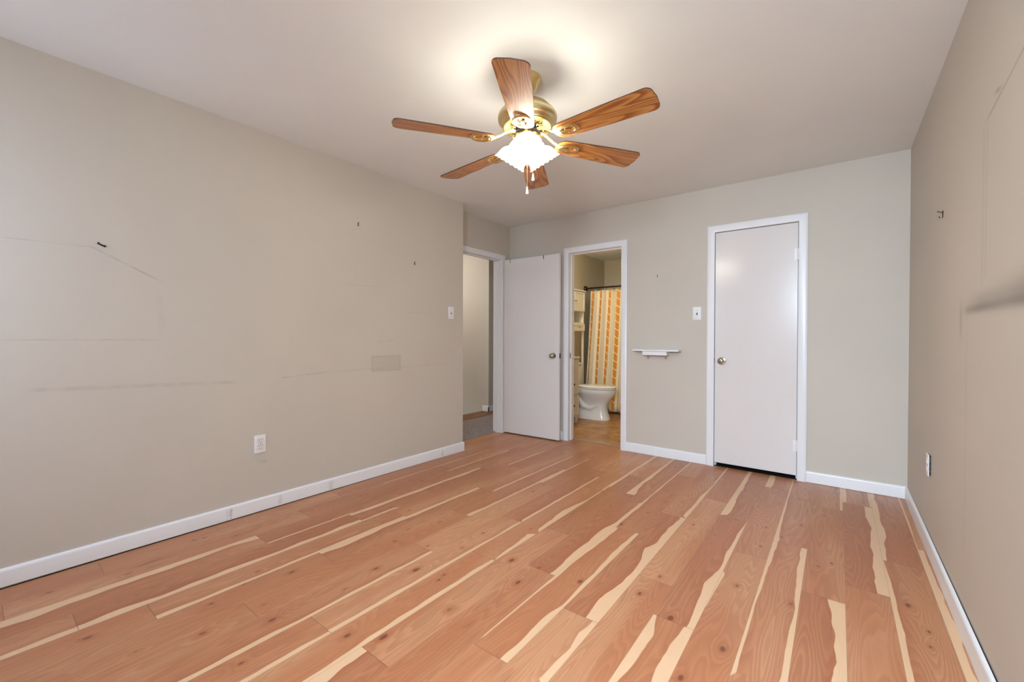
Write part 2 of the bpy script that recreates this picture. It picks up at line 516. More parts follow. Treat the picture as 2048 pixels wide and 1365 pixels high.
# ------------------------------------------------------------------ room shell
# left wall: a thick block up to the recess, then the recessed piece with the hall doorway
b = MB(); b.box(XA - TW, XL, YF, YA, 0, H); struct(b.build('wall_left', M['wall_l']))
HY0, HY1, HZ = 3.135, 3.870, 2.031       # hall doorway
b = MB(); b.box(XA - TW, XA, YA, HY0 - .02, 0, H); b.box(XA - TW, XA, HY1 + .02, D + TW, 0, H); b.box(XA - TW, XA, HY0 - .02, HY1 + .02, HZ + .02, H)
struct(b.build('wall_left_recess', M['wall']))
BX0, BX1, BZ = -2.320, -1.717, 2.035     # bathroom doorway
CX0, CX1, CZ = -0.858, -0.250, 2.042     # closet doorway
g = .02
b = MB()
b.box(XA, BX0 - g, D, D + TW, 0, H); b.box(BX0 - g, BX1 + g, D, D + TW, BZ + g, H); b.box(BX1 + g, CX0 - g, D, D + TW, 0, H)
b.box(CX0 - g, CX1 + g, D, D + TW, CZ + g, H); b.box(CX1 + g, XR, D, D + TW, 0, H)
struct(b.build('wall_back', M['wall_b']))
b = MB(); b.box(XR, XR + TW, YF, D + TW, 0, H); struct(b.build('wall_right', M['wall_r']))
# wall behind the camera with two windows, the left one added for fill light
W = [(-2.87, -1.93), (-0.40, 0.36)]; WZ0, WZ1 = 0.80, 2.10
b = MB(); y0, y1 = YF - TW, YF
b.box(XA - TW, W[0][0], y0, y1, 0, H); b.box(W[0][1], W[1][0], y0, y1, 0, H); b.box(W[1][1], XR + TW, y0, y1, 0, H)
for a0, a1 in W: b.box(a0, a1, y0, y1, 0, WZ0); b.box(a0, a1, y0, y1, WZ1, H)
struct(b.build('wall_front', M['wall']))
for i, (a0, a1) in enumerate(W):
    b = MB(); t = 0.045
    b.box(a0, a1, YF - .07, YF - .03, WZ0, WZ0 + t); b.box(a0, a1, YF - .07, YF - .03, WZ1 - t, WZ1)
    b.box(a0, a0 + t, YF - .07, YF - .03, WZ0 + t, WZ1 - t); b.box(a1 - t, a1, YF - .07, YF - .03, WZ0 + t, WZ1 - t)
    struct(b.build('window_%d' % (i + 1), M['white']))
b = MB(); b.box(XA - TW, XR + TW, YF - TW, D + TW, H, H + .1); struct(b.build('ceiling', M['ceil']))

# ------------------------------------------------------------------ bedroom floor, plank by plank
PW = 0.1545
X0 = 0.342
PHASE = {-1: 3.10, 0: 2.84, 1: 2.45, 2: 2.27, 3: 2.74, 4: 3.70, 5: 1.71, 6: 1.95, 7: 1.52, 8: 2.36, 9: 1.70, 10: .88, 11: 1.63,
         12: .85, 13: 1.50, 14: 1.94, 15: 1.13, 16: .47, 17: 1.49, 18: 1.01, 19: .10, 20: .41, 21: .80}
# light sapwood: row, side (l/r), [(distance along the room, width)]
SAP = [
    (-1, 'l', [(3.1, .032), (2.8, .020), (2.4, .030), (2.0, .028), (1.8, .03)]), (-1, 'l', [(4.03, .006), (3.6, .010), (3.12, .004)]),
    (0, 'l', [(4.03, .024), (3.5, .029), (3.2, .032), (2.95, .024), (2.86, .017)]), (0, 'l', [(2.84, .004), (2.6, .012), (2.4, .018), (2.0, .020), (1.8, .026)]),
    (1, 'l', [(4.03, .022), (3.7, .020)]), (1, 'r', [(4.03, .012), (3.7, .010)]),
    (1, 'r', [(3.67, .045), (3.4, .035), (3.25, .028), (3.1, .034), (2.95, .029), (2.75, .043), (2.6, .048), (2.45, .055)]),
    (2, 'r', [(4.03, .012), (3.5, .013)]), (2, 'r', [(2.27, .047), (2.18, .045), (2.02, .043), (1.93, .038), (1.85, .024), (1.75, .038), (1.5, .04)]),
    (3, 'l', [(4.03, .009), (3.6, .010), (3.2, .015), (2.9, .017), (2.75, .024)]),
    (3, 'r', [(2.73, .031), (2.5, .026), (2.35, .019), (2.2, .015), (2.1, .012), (2.0, .019), (1.6, .021)]),
    (3, 'l', [(2.73, .027), (2.55, .022), (2.4, .012), (2.1, .010), (1.6, .012)]),
    (4, 'l', [(4.03, .032), (3.72, .037)]), (4, 'l', [(2.2, .010), (2.05, .008), (1.9, .003)]),
    (5, 'l', [(4.03, .034), (3.4, .034), (2.95, .040)]),
    (5, 'r', [(2.92, .003), (2.72, .014), (2.48, .022), (2.25, .020), (2.15, .030), (2.06, .043), (1.93, .036), (1.80, .031), (1.72, .028)]),
    (5, 'l', [(1.70, .014), (1.60, .036), (1.4, .033), (1.2, .030)]), (5, 'r', [(1.70, .036), (1.55, .041), (1.45, .046), (1.2, .036)]),
    (7, 'r', [(4.03, .016), (3.6, .012), (3.5, .006), (3.1, .022), (2.78, .026)]),
    (7, 'r', [(2.73, .040), (2.5, .045), (2.33, .032), (2.22, .052), (2.08, .036), (1.98, .036), (1.88, .046), (1.75, .046), (1.68, .060), (1.53, .050)]),
    (7, 'r', [(1.51, .022), (1.43, .032), (1.33, .014), (1.25, .022), (1.15, .028)]),
    (8, 'r', [(2.35, .020), (2.1, .024), (1.9, .025), (1.75, .023), (1.62, .016), (1.53, .015), (1.44, .033), (1.3, .032), (1.15, .030)]),
    (8, 'l', [(4.03, .010), (3.1, .012), (2.38, .014)]), (8, 'l', [(2.35, .032), (2.15, .022), (1.9, .015), (1.7, .016), (1.5, .008), (1.2, .006)]),
    (9, 'r', [(2.8, .010), (2.4, .014), (2.3, .032), (2.1, .034), (1.9, .033), (1.72, .030)]),
    (9, 'l', [(4.03, .018), (3.6, .022), (3.4, .030), (3.15, .034), (2.92, .052)]),
    (10, 'l', [(4.03, .012), (3.3, .010), (3.0, .012)]), (10, 'l', [(.87, .037), (.7, .048), (.4, .05)]),
    (11, 'r', [(4.03, .014), (3.2, .014), (2.9, .016)]), (11, 'r', [(2.84, .010), (2.6, .014), (2.35, .046), (2.2, .032), (2.06, .022)]),
    (11, 'r', [(1.95, .04), (1.75, .02), (1.66, .01)]), (11, 'r', [(1.62, .022), (1.4, .024), (1.1, .028), (.9, .022), (.6, .012)]),
    (12, 'r', [(3.1, .014), (2.6, .018), (2.1, .018)]), (12, 'r', [(2.05, .014), (1.6, .018), (1.2, .022), (.87, .022)]), (12, 'r', [(.84, .022), (.3, .020)]),
    (13, 'r', [(1.49, .018), (1.2, .020), (.8, .020), (.3, .022)]), (13, 'l', [(3.5, .012), (2.75, .016)]),
    (14, 'r', [(3.1, .018), (2.7, .024), (2.3, .018), (1.96, .030)]),
    (15, 'l', [(2.34, .028), (2.0, .030), (1.7, .026), (1.5, .020), (1.3, .044), (1.14, .030)]), (15, 'r', [(3.5, .016), (2.4, .018)]),
    (16, 'r', [(1.68, .018), (1.4, .020), (1.15, .018), (.8, .024), (.48, .026)]),
    (17, 'l', [(2.70, .030), (2.3, .026), (1.9, .032), (1.5, .034)]), (17, 'r', [(1.72, .020), (1.5, .018)]), (17, 'r', [(3.5, .016), (2.95, .020)]),
    (17, 'r', [(1.48, .036), (1.2, .030), (1.0, .030), (.6, .034), (.4, .036), (.28, .036)]), (17, 'r', [(.26, .034), (-.3, .03)]),
    (18, 'r', [(1.48, .010), (1.02, .014)]), (18, 'l', [(1.0, .048), (.8, .040), (.6, .050), (.4, .056), (.1, .052), (-.3, .05)]), (18, 'l', [(3.3, .018), (2.5, .016)]),
    (20, 'r', [(3.2, .01), (2.0, .012)]),
]
KNOTS = [(-0.205, 3.561, 1), (-0.06, 3.327, 1), (-0.244, 2.817, 1), (-0.329, 2.904, 1), (-0.322, 2.621, 1), (-0.016, 2.641, 1), (-0.069, 2.566, 1), (-0.008, 2.353, 1), (-0.149, 2.132, 2), (0.243, 2.422, 2), (0.284, 2.252, 1), (-0.167, 3.07, 1), (0.275, 2.144, 1), (-1.155, 2.879, 1), (-0.985, 3.147, 1), (-0.795, 3.1, 1), (-0.53, 2.887, 1), (-0.681, 2.678, 1), (-1.027, 2.417, 2), (-0.957, 2.683, 1), (-1.147, 1.714, 2), (-0.931, 1.73, 1.5), (-1.292, 1.685, 2), (-1.153, 1.549, 2), (-0.654, 1.998, 1), (-0.681, 1.81, 1.6), (-0.523, 1.725, 2), (-0.364, 2.188, 1), (-0.355, 2.136, 1.6), (-0.32, 1.671, 2), (-0.422, 1.592, 1.5), (-1.419, 2.031, 1), (-1.752, 2.538, 1), (-0.403, 1.442, 2), (-2.053, 0.956, 2), (-2.189, 0.86, 1), (-1.923, 1.449, 1), (-1.906, 1.767, 1), (-2.19, 1.764, 1), (-1.738, 1.526, 1), (-2.665, 1.719, 1), (-2.652, 1.758, 1), (-2.568, 2.193, 1), (-2.709, 2.58, 1), (-1.763, 1.22, 2), (-1.604, 1.333, 2), (-1.465, 1.386, 1), (-1.453, 1.342, 1), (-1.26, 1.221, 2), (-1.338, 0.959, 2), (-1.897, 0.768, 1), (-1.767, 0.747, 2), (-1.454, 0.88, 2), (-1.602, 1.82, 1), (-1.729, 1.038, 1), (-1.419, 1.175, 1), (-1.581, 1.625, 1), (-1.98, 1.588, 1), (-2.494, 2.819, 1), (-2.726, 0.232, 1.5), (-2.797, 0.778, 1), (-2.788, 0.823, 1), (-2.648, 0.479, 1), (-2.68, 0.94, 1), (-2.202, 0.283, 1.6), (-2.076, 0.636, 1), (-1.893, 0.552, 2), (-1.971, 0.374, 1), (-2.126, 0.776, 1), (-1.616, 0.582, 1)]
TONE = {(0, 2.84): .45, (1, 2.45): .60, (2, 1.05): .55, (2, 2.27): .30, (4, 2.48): .35, (5, 1.71): .55, (5, 2.93): .55, (7, 1.52): .55, (9, 1.70): .55, (9, 2.92): .5,
        (10, 2.10): .55, (8, 2.36): .35, (15, 1.13): .35, (17, .27): .6, (17, 1.49): .55, (18, 1.01): .5, (10, .88): .2, (10, -.34): .6}


def interp(c, y):
    c = sorted(c)
    if y < c[0][0] - .02 or y > c[-1][0] + .02: return 0.0
    if y <= c[0][0]: return c[0][1]
    for (a, v), (bb, w) in zip(c, c[1:]):
        if y <= bb: return v + (w - v) * (y - a) / (bb - a)
    return c[-1][1]


verts, faces = [], []; AT = {n: [] for n in ('plank', 'sap', 'ends', 'knot1', 'knot2', 'knot3')}
FY0, FY1 = YF, D + 0.105
for row in range(-1, 23):
    xr = X0 - PW * row; xl = xr - PW
    ph = PHASE.get(row, random.uniform(0, 1.22))
    k0 = math.floor((FY0 - ph) / 1.22)
    for kk in range(k0, k0 + 6):
        ya, yb = ph + kk * 1.22, ph + (kk + 1) * 1.22
        if yb <= FY0 or ya >= FY1: continue
        xa, xb = xl, min(xr, XR + .01)
        if xl < XA - .115 and xr < XA - .115: continue
        y0, y1 = max(ya, FY0), min(yb, FY1 if xl < -1.6 else D + .012)
        if y1 <= y0: continue
        seed = random.uniform(0, 50); tone = random.uniform(.0, .35)
        for (rr, yy), t in TONE.items():
            if rr == row and abs(yy - ya) < .05: tone = t
        sl = [c for r_, s_, c in SAP if r_ == row and s_ == 'l' and min(p[0] for p in c) < yb - .03 and max(p[0] for p in c) > ya + .03]
        sr = [c for r_, s_, c in SAP if r_ == row and s_ == 'r' and min(p[0] for p in c) < yb - .03 and max(p[0] for p in c) > ya + .03]
        ks = sorted([(kx - xl, ky, sz) for kx, ky, sz in KNOTS if xl <= kx < xr and ya < ky < yb], key=lambda q: -q[2])[:3]
        ks = [(a_, l_, .0085 * s_ ** .9) for a_, l_, s_ in ks]
        while len(ks) < 3: ks.append((5.0, -50.0, .01))
        N = max(2, int((y1 - y0) / .03))
        for i in range(N + 1):
            y = y0 + (y1 - y0) * i / N
            L = max([interp(c, y) for c in sl] or [0]); R_ = max([interp(c, y) for c in sr] or [0])
            for x in (xa, xb):
                if y < YA: x = max(x, XL + .011)
                verts.append((x, y, 0.0))
                AT['plank'].append((x - xl, y, seed)); AT['sap'].append((L, R_, PW)); AT['ends'].append((ya, yb, tone))
                for q in range(3): AT['knot%d' % (q + 1)].append(ks[q])
            if i and verts[-1][0] - verts[-2][0] > 1e-4 and verts[-3][0] - verts[-4][0] > 1e-4:
                v = len(verts); faces.append((v - 4, v - 3, v - 1, v - 2))
me = bpy.data.meshes.new('floor'); me.from_pydata(verts, [], faces)
for n, data in AT.items():
    at = me.attributes.new(n, 'FLOAT_VECTOR', 'POINT')
    at.data.foreach_set('vector', [c for v in data for c in v])
me.materials.append(M['floor']); me.update()
fo = bpy.data.objects.new('floor', me); COL.objects.link(fo); struct(fo)
b = MB(); b.box(XA - TW, XR + TW, YF - TW, D + TW + .6, -.12, -.004); struct(b.build('floor_slab', M['rubber']))  # slab coloured black so open gaps at the floor edges look shaded

# hall, stairs and bathroom shells
b = MB(); b.box(-3.95, XA - TW + .045, 2.6, 7.4, -.12, .004); struct(b.build('floor_hall', M['carpet']))
b = MB(); b.box(-4.285, -3.95, 2.6, 7.4, -.12, .003); struct(b.build('floor_landing', M['landing']))
b = MB(); b.box(-5.6, XH, YH, 7.5, -1.5, H); struct(b.build('wall_hall', M['wall']))
b = MB(); b.box(-5.7, -5.58, 2.5, YH, -1.5, H); struct(b.build('wall_stair', M['wall']))
b = MB(); b.box(-5.7, XA - TW, 2.48, 2.6, -1.5, H); struct(b.build('wall_hall_near', M['wall']))
b = MB(); b.box(-5.7, XA - TW, 2.48, 7.5, H, H + .1); b.box(-5.7, -4.29, 2.6, YH, -1.6, -1.5); b.box(XH, XBL - TW, 7.38, 7.5, 0, H)
struct(b.build('ceiling_hall', M['ceil']))
b = MB(); b.box(XBL - .11, XBL, D + TW, YBB, 0, H); struct(b.build('wall_bath_left', M['bathwall']))
b = MB(); b.box(XBL - .11, -1.30, YBB, YBB + .1, 0, H); struct(b.build('wall_bath_back', M['bathwall']))
b = MB(); b.box(-1.40, -1.30, D + TW, YBB, 0, H); struct(b.build('wall_bath_right', M['bathwall']))
b = MB(); b.box(XBL - .11, -1.30, D + TW, YBB + .1, H, H + .1); struct(b.build('ceiling_bath', M['ceil']))
b = MB(); b.box(XBL, -1.40, D + .105, YBB, -.10, .0); struct(b.build('floor_bath', M['tile']))
# closet behind the closed door
b = MB(); b.box(-1.28, .45, D + .72, D + .80, 0, H); b.box(-1.28, -1.18, D + TW, D + .72, 0, H); b.box(.40, .50, D + TW, D + .72, 0, H); b.box(-1.28, .5, D + TW, D + .8, H, H + .1)
struct(b.build('wall_closet', M['wall']))


# ------------------------------------------------------------------ trim: casings, jambs, baseboards
def casing(b, a0, a1, z1, wid, place, prof=None):
    """Mitred U of moulding round an opening a0..a1 x 0..z1; place(u, w, d) -> point."""
    prof = prof or [(0, 0), (0, .009), (.004, .0125), (.020, .0150), (.042, .0160), (.054, .0145), (wid, .011), (wid, 0)]
    path = []
    for (w, d) in prof: path.append([place(a0 - w, 0, d), place(a0 - w, z1 + w, d), place(a1 + w, z1 + w, d), place(a1 + w, 0, d)])
    rs = [[path[j][i] for j in range(len(prof))] for i in range(4)]
    b.rings(rs)


def jamb(b, a0, a1, z1, d0, d1, place, t=.02, stop=None):
    """Lining of a doorway from depth d0 to d1 with a door stop."""
    def bx(u0, u1, w0, w1, e0, e1):
        p = [place(u, w, e) for u in (u0, u1) for w in (w0, w1) for e in (e0, e1)]
        xs, ys, zs = [q[0] for q in p], [q[1] for q in p], [q[2] for q in p]
        b.box(min(xs), max(xs), min(ys), max(ys), min(zs), max(zs))
    bx(a0 - t, a0, 0, z1 + t, d0, d1); bx(a1, a1 + t, 0, z1 + t, d0, d1); bx(a0, a1, z1, z1 + t, d0, d1)
    if stop:
        s0, s1 = stop; q = .011
        bx(a0, a0 + q, 0, z1, s0, s1); bx(a1 - q, a1, 0, z1, s0, s1); bx(a0 + q, a1 - q, z1 - q, z1, s0, s1)


pb = lambda u, w, d: (u, D - d, w)          # on the back wall
pa = lambda u, w, d: (XA + d, u, w)         # on the recess wall
b = MB(); casing(b, HY0, HY1 + .004, HZ, .057, pa); jamb(b, HY0, HY1, HZ, -.12, 0, pa, stop=(-.075, -.040)); struct(b.build('trim_1', M['white'], smooth=28))
b = MB(); casing(b, BX0, BX1, BZ, .060, pb); jamb(b, BX0, BX1, BZ, -.12, 0, pb, stop=(-.085, -.045))
b.box(BX0 - .001, BX0 + .0015, D + .028, D + .05, .895, .955, mat=1); struct(b.build('trim_2', [M['white'], M['darksteel']], smooth=28))
b = MB(); casing(b, CX0, CX1, CZ, .060, pb); jamb(b, CX0, CX1, CZ, -.12, 0, pb, stop=(-.075, -.040))
b.box(CX0 - .002, CX0 + .001, D + .002, D + .012, .905, .945, mat=1); struct(b.build('trim_3', [M['white'], M['slot']], smooth=28))
b = MB(); b.box(BX0, BX1, D + .096, D + .128, 0, .006, .002); struct(b.build('trim_4', M['strip']))


def base(name, p0, p1, nrm, lift=0.0, off=0.0, h=HB, ends=(0, 0), off1=None, lift1=None, mat='white'):
    """Baseboard from p0 to p1 with an eased top, standing off along nrm."""
    n = Vector((nrm[0], nrm[1], 0)); b = MB(); rs = []
    prof = [(0, 0), (TB, 0), (TB, h - .014), (TB - .002, h - .006), (TB - .006, h - .001), (TB - .009, h), (0, h)]
    for (p, o, lf) in ((p0, off, lift), (p1, off if off1 is None else off1, lift if lift1 is None else lift1)):
        rs.append([Vector((p[0], p[1], 0)) + n * (o + w) + Vector((0, 0, max(z, lf))) for w, z in prof])
    b.rings(rs); return struct(b.build(name, M[mat], smooth=50))


base('baseboard_left', (XL, YF), (XL, YA + .010), (1, 0), lift=.011, lift1=.001, mat='base_l')
base('baseboard_left_return', (XL + .012, YA), (XA, YA), (0, 1), lift=.001)
base('baseboard_right', (XR, YF), (XR, D - TB + .001), (-1, 0), off=.013, off1=.001, lift=.0)
b = MB(); b.rings([[(XR - .0005, YF, 0), (XR - .0005, YF, HB - .006), (XR - .0128, YF, HB - .006), (XR - .0128, YF, 0)], [(XR - .0003, D - .03, 0), (XR - .0003, D - .03, HB - .006), (XR - .0010, D - .03, HB - .006), (XR - .0010, D - .03, 0)]]); struct(b.build('trim_5', M['rubber']))  # added black strip paints the shade behind the right baseboard
base('baseboard_back_1', (XA + .02, D), (BX0 - .061, D), (0, -1), lift=.001)
base('baseboard_back_2', (BX1 + .061, D), (CX0 - .061, D), (0, -1), lift=.001)
base('baseboard_back_3', (CX1 + .061, D), (XR, D), (0, -1), lift=.002)
base('baseboard_front', (XA + .21, YF), (XR, YF), (0, 1), lift=.001)
base('baseboard_hall_1', (-4.283, YH), (XH + TB, YH), (0, -1), lift=.004)
base('baseboard_hall_2', (XH, YH - TB), (XH, 7.38), (1, 0), lift=.004)

# ------------------------------------------------------------------ doors


def knob(parent, x, y, z, face, mat, name='door_knob'):
    """Round knob whose axis points along (0, face, 0)."""
    b = MB()
    pr = [(.032, 0), (.032, .003), (.029, .007), (.014, .010), (.011, .018), (.012, .026), (.020, .032), (.0265, .042), (.0275, .050), (.025, .058), (.018, .063), (.010, .0645), (.009, .062), (.0001, .062)]
    b.lathe(pr, (x, y, z), (0, face, 0), 28)
    return b.build(name, mat, parent, smooth=40)


# hall door, swung open against the back wall
ang = math.atan2(0.030, 0.735)
door = thing('door_1', 'white flush hall door standing open against the back wall', 'door', (-3.112, 3.893, 0), (0, 0, ang)); door['kind'] = 'structure'
b = MB(); b.box(0, .736, 0, .035, .012, 2.026, .0015, 1); b.build('door_slab', M['door'], door)
knob(door, .668, 0, .925, -1, M['steel']); knob(door, .668, .035, .925, 1, M['steel'])
b = MB(); b.box(.7355, .7375, .006, .029, .897, .953); b.box(.737, .744, .011, .023, .916, .934, .003); b.build('latch', M['darksteel'], door)
for z in (.28, 1.75):
    b = MB(); b.lathe([(.006, -.045), (.006, .045)], (-.002, .0405, z), n=12); b.box(-.002, .03, .0348, .0365, z - .045, z + .045); b.build('hinge', M['white'], door)

# closet door, closed
door2 = thing('door_2', 'white flush closet door, closed, with knob on its left', 'door', (CX0, D, 0)); door2['kind'] = 'structure'
b = MB(); b.box(.003, .603, .003, .038, .034, CZ - .004, .0012, 1); b.build('door_slab', M['door'], door2)
knob(door2, .060, .003, .925, -1, M['steel'])
for z in (.270, 1.787):
    b = MB()
    for q in range(5): b.lathe([(.0062, -.045 + .018 * q), (.0070, -.0435 + .018 * q), (.0070, -.0285 + .018 * q), (.0062, -.027 + .018 * q)], (.6055, -.004, z), n=14)
    b.box(.580, .605, .0012, .0035, z - .045, z + .045); b.build('hinge', M['white'], door2)
b = MB(); b.box(-.001, .0035, .008, .030, .900, .950); b.build('latch', M['slot'], door2)

# hooks hanging over the top of the hall door


def over_door_hook(xd, mat, label):
    o = thing('over_door_hook', label, 'hook', door.matrix_basis @ Vector((xd, 0, 2.026)) if False else (0, 0, 0))
    o.location = Vector((-3.112, 3.893, 0)) + Matrix.Rotation(ang, 3, 'Z') @ Vector((xd, 0, 2.0263)); o.rotation_euler = (0, 0, ang)
    b = MB(); b.box(-.0045, .0045, -.0022, -.0007, -.040, .0018); b.box(-.0045, .0045, -.0022, .0372, .0003, .0018); b.box(-.0045, .0045, .0357, .0372, -.030, .0018)
    b.build('strap', mat, o)
    b = MB(); b.box(-.0045, .0045, .0357, .060, -.034, -.030); b.box(-.0045, .0045, .058, .060, -.034, -.018); b.build('prong', mat, o)
    return o


over_door_hook(.085, M['lightnail'], 'pale grey hook strap over the hall door, near its hinge edge')
over_door_hook(.537, M['darksteel'], 'dark steel hook strap over the hall door, nearer the free edge')


# ------------------------------------------------------------------ switches, outlets, hooks
def wall_frame(loc, nrm):
    """Local x = along the wall, local -y = out of the wall."""
    return math.atan2(nrm[1], nrm[0]) + PI / 2


def plate(b, w=.070, h=.116, d=.006):
    b.box(-w / 2, w / 2, -d, -.0004, -h / 2, h / 2, .0025, 3)


def switch(loc, nrm, label):
    o = thing('light_switch', label, 'light switch', loc, (0, 0, wall_frame(loc, nrm)))
    b = MB(); plate(b); b.build('cover_plate', M['plastic'], o, smooth=40)
    b = MB(); b.box(-.0055, .0055, -.0066, -.0058, -.0125, .0125); b.build('toggle_slot', M['slot'], o)
    b = MB(); b.rings([[(-.0045, -.006, -.002), (.0045, -.006, -.002), (.0045, -.006, .010), (-.0045, -.006, .010)], [(-.0035, -.017, .006), (.0035, -.017, .006), (.0035, -.016, .013), (-.0035, -.016, .013)]]); b.build('toggle', M['plastic'], o)
    for z in (-.030, .030):
        b = MB(); b.lathe([(.0032, .0055), (.0032, .0068), (.001, .0074)], (0, 0, z), (0, -1, 0), 12); b.build('screw', M['steel'], o)
    return o


switch((XL, 2.856, 1.355), (1, 0), 'white toggle light switch on the left wall beside the hall doorway recess')
switch((-1.003, D, 1.342), (0, -1), 'white toggle light switch on the back wall left of the closet door')
switch((XH, 4.997, 1.335), (1, 0), 'white toggle light switch on the dim hall wall beyond the doorway')

o = thing('electrical_outlet', 'white duplex outlet low on the left wall above the baseboard', 'outlet', (XL, 1.168, .434), (0, 0, wall_frame(0, (1, 0))))
b = MB(); plate(b); b.build('cover_plate', M['plastic'], o, smooth=40)
for z in (-.0195, .0195):
    b = MB(); ring = [(.0172 * math.cos(t) if abs(.0172 * math.cos(t)) < .0172 else 0, max(-.0125, min(.0125, .0172 * math.sin(t)))) for t in [2 * PI * i / 28 for i in range(28)]]
    b.rings([[(x, -.0055, z + y) for x, y in ring], [(x, -.0082, z + y) for x, y in ring]]); r = b.build('receptacle', M['plastic'], o)
    ring2 = [(x * 1.09, y * 1.10) for x, y in ring]
    b = MB(); b.rings([[(x, -.0059, z + y) for x, y in ring2], [(x, -.0063, z + y) for x, y in ring2]]); b.build('gap', M['slot'], r)
    for x, hh in ((-.0065, .0042), (.0065, .0034)):
        b = MB(); b.box(x - .0011, x + .0011, -.0085, -.0078, z + .003 - hh, z + .003 + hh); b.build('slot', M['slot'], r)
    b = MB(); b.lathe([(.0024, .0078), (.0024, .0085)], (0, 0, z - .0085), (0, -1, 0), 12); b.build('ground_hole', M['slot'], r)
b = MB(); b.lathe([(.0028, .0055), (.0028, .0068), (.001, .0074)], (0, 0, 0), (0, -1, 0), 12); b.build('screw', M['steel'], o)

o = thing('electrical_outlet', 'white outlet standing proud of the right wall with a dark gap', 'outlet', (XR, 3.135, .452), (0, 0, wall_frame(0, (-1, 0))))
b = MB(); b.box(-.034, .034, -.0115, -.0070, -.058, .058, .002, 3); b.build('cover_plate', M['plastic'], o, smooth=40)
b = MB(); b.box(-.032, .032, -.0071, -.0004, -.050, .050); b.build('device_box', M['slot'], o)
for z in (-.0195, .0195):
    b = MB(); b.box(-.017, .017, -.0128, -.0112, z - .0125, z + .0125, .002); b.build('receptacle', M['plastic'], o)
for z in (-.030, -.004, .022, .036):
    b = MB(); b.box(.032, .0328, -.0062, -.0025, z, z + .004); b.build('terminal', M['steel'], o)


def wall_hook(loc, nrm, label, rot=0.0, sc=1.0, twist=0.0):
    o = thing('picture_hook', label, 'hook', loc, (0, 0, wall_frame(loc, nrm)))
    mt = Matrix.Rotation(twist, 4, 'Y') @ Matrix.Scale(sc, 4)
    b = MB(); b.tube([(0, -.0012, .012), (0, -.0012, -.008), (0, -.0020, -.013), (0, -.006, -.015), (0, -.010, -.013), (0, -.011, -.008)], .0032, 8, flat=.35, up=(0, 1, 0)); b.frame(mt); b.build('bent_strap', M['nail'], o)
    b = MB(); b.tube([(0, -.0002, .004), (0, -.014, .010)], .0013, 8); b.lathe([(.0034, 0), (.0034, .0012), (.001, .0018)], (0, -.0135, .0098), (0, -.92, .39), 10); b.frame(mt); b.build('nail', M['nail'], o)
    return o


wall_hook((XL, .432, 1.580), (1, 0), 'black bent picture hook on the left wall, nearest the camera and tilted', sc=1.25, twist=-1.15)
wall_hook((XL, 1.868, 1.990), (1, 0), 'dark picture hook high on the left wall over a faint frame outline', sc=.95)
wall_hook((XL, 2.417, 1.768), (1, 0), 'dark picture hook on the left wall, closest to the hall doorway', sc=.95)
wall_hook((-1.360, D, 1.708), (0, -1), 'small dark picture hook on the back wall above the little shelf', sc=.75)
wall_hook((XR, 2.851, 1.716), (-1, 0), 'dark picture hook high on the right wall', sc=1.3)

# little wall shelf
o = thing('wall_shelf', 'small white ledge shelf on the back wall beside the bathroom doorway', 'shelf', (-1.352, D, .985))
b = MB(); b.box(-.212, .216, -.100, -.0005, .012, .028, .0025, 2); b.build('shelf_board', M['white'], o)
b = MB(); b.box(-.118, .108, -.088, -.0005, -.026, .0118, .002, 2); b.build('support_block', M['white'], o)
for x in (-.078, .088):
    b = MB(); b.lathe([(.0035, 0), (.0035, -.014), (.0065, -.018), (.0075, -.024), (.005, -.029), (.0001, -.030)], (x, -.045, -.0262), n=14); b.build('peg', M['steel'], o, smooth=50)

# ------------------------------------------------------------------ ceiling fan
FX, FY = -1.259, 1.760
fan = thing('ceiling_fan', 'brass ceiling fan with six oak blades and three lit glass shades', 'ceiling fan', (FX, FY, H))
zz = lambda z: z - H
b = MB(); b.lathe([(.066, zz(H) - .0005), (.068, zz(2.434)), (.067, zz(2.425)), (.058, zz(2.412)), (.050, zz(2.395)), (.045, zz(2.378)), (.036, zz(2.366)), (.022, zz(2.358)), (.018, zz(2.352))], n=40); b.build('canopy', M['brass'], fan, smooth=40)
b = MB(); b.lathe([(.0125, zz(2.36)), (.0125, zz(2.305))], n=20); b.build('downrod', M['brass'], fan, smooth=40)
b = MB(); b.lathe([(.020, zz(2.318)), (.030, zz(2.312)), (.050, zz(2.308)), (.085, zz(2.300)), (.112, zz(2.287)), (.128, zz(2.270)), (.134, zz(2.262)), (.140, zz(2.258)), (.148, zz(2.246)), (.1505, zz(2.232)), (.148, zz(2.219)), (.141, zz(2.211)), (.136, zz(2.209)), (.132, zz(2.203)), (.128, zz(2.194)), (.122, zz(2.190)), (.118, zz(2.190))], n=56); b.build('motor_housing', M['brassdull'], fan, smooth=35)
b = MB(); b.lathe([(.119, zz(2.194)), (.119, zz(2.191)), (.06, zz(2.186)), (.06, zz(2.192))], n=40); vb = b.build('vent_backing', M['black'], fan)
b = MB()
for sgn in (1, -1):
    for i in range(24):
        t0 = 2 * PI * i / 24
        b.tube([((.064 + .056 * q / 6) * math.cos(t0 + sgn * .42 * q / 6), (.064 + .056 * q / 6) * math.sin(t0 + sgn * .42 * q / 6), zz(2.1835) + .0045 * q / 6) for q in range(7)], .0030, 6, flat=.5, up=(0, 0, 1))
b.lathe([(.122, zz(2.191)), (.124, zz(2.186)), (.119, zz(2.183)), (.113, zz(2.184)), (.112, zz(2.187))], n=56)
b.lathe([(.070, zz(2.186)), (.070, zz(2.178)), (.062, zz(2.177)), (.062, zz(2.186))], n=40)
b.build('vent_grille', M['brassaged'], fan, smooth=40)
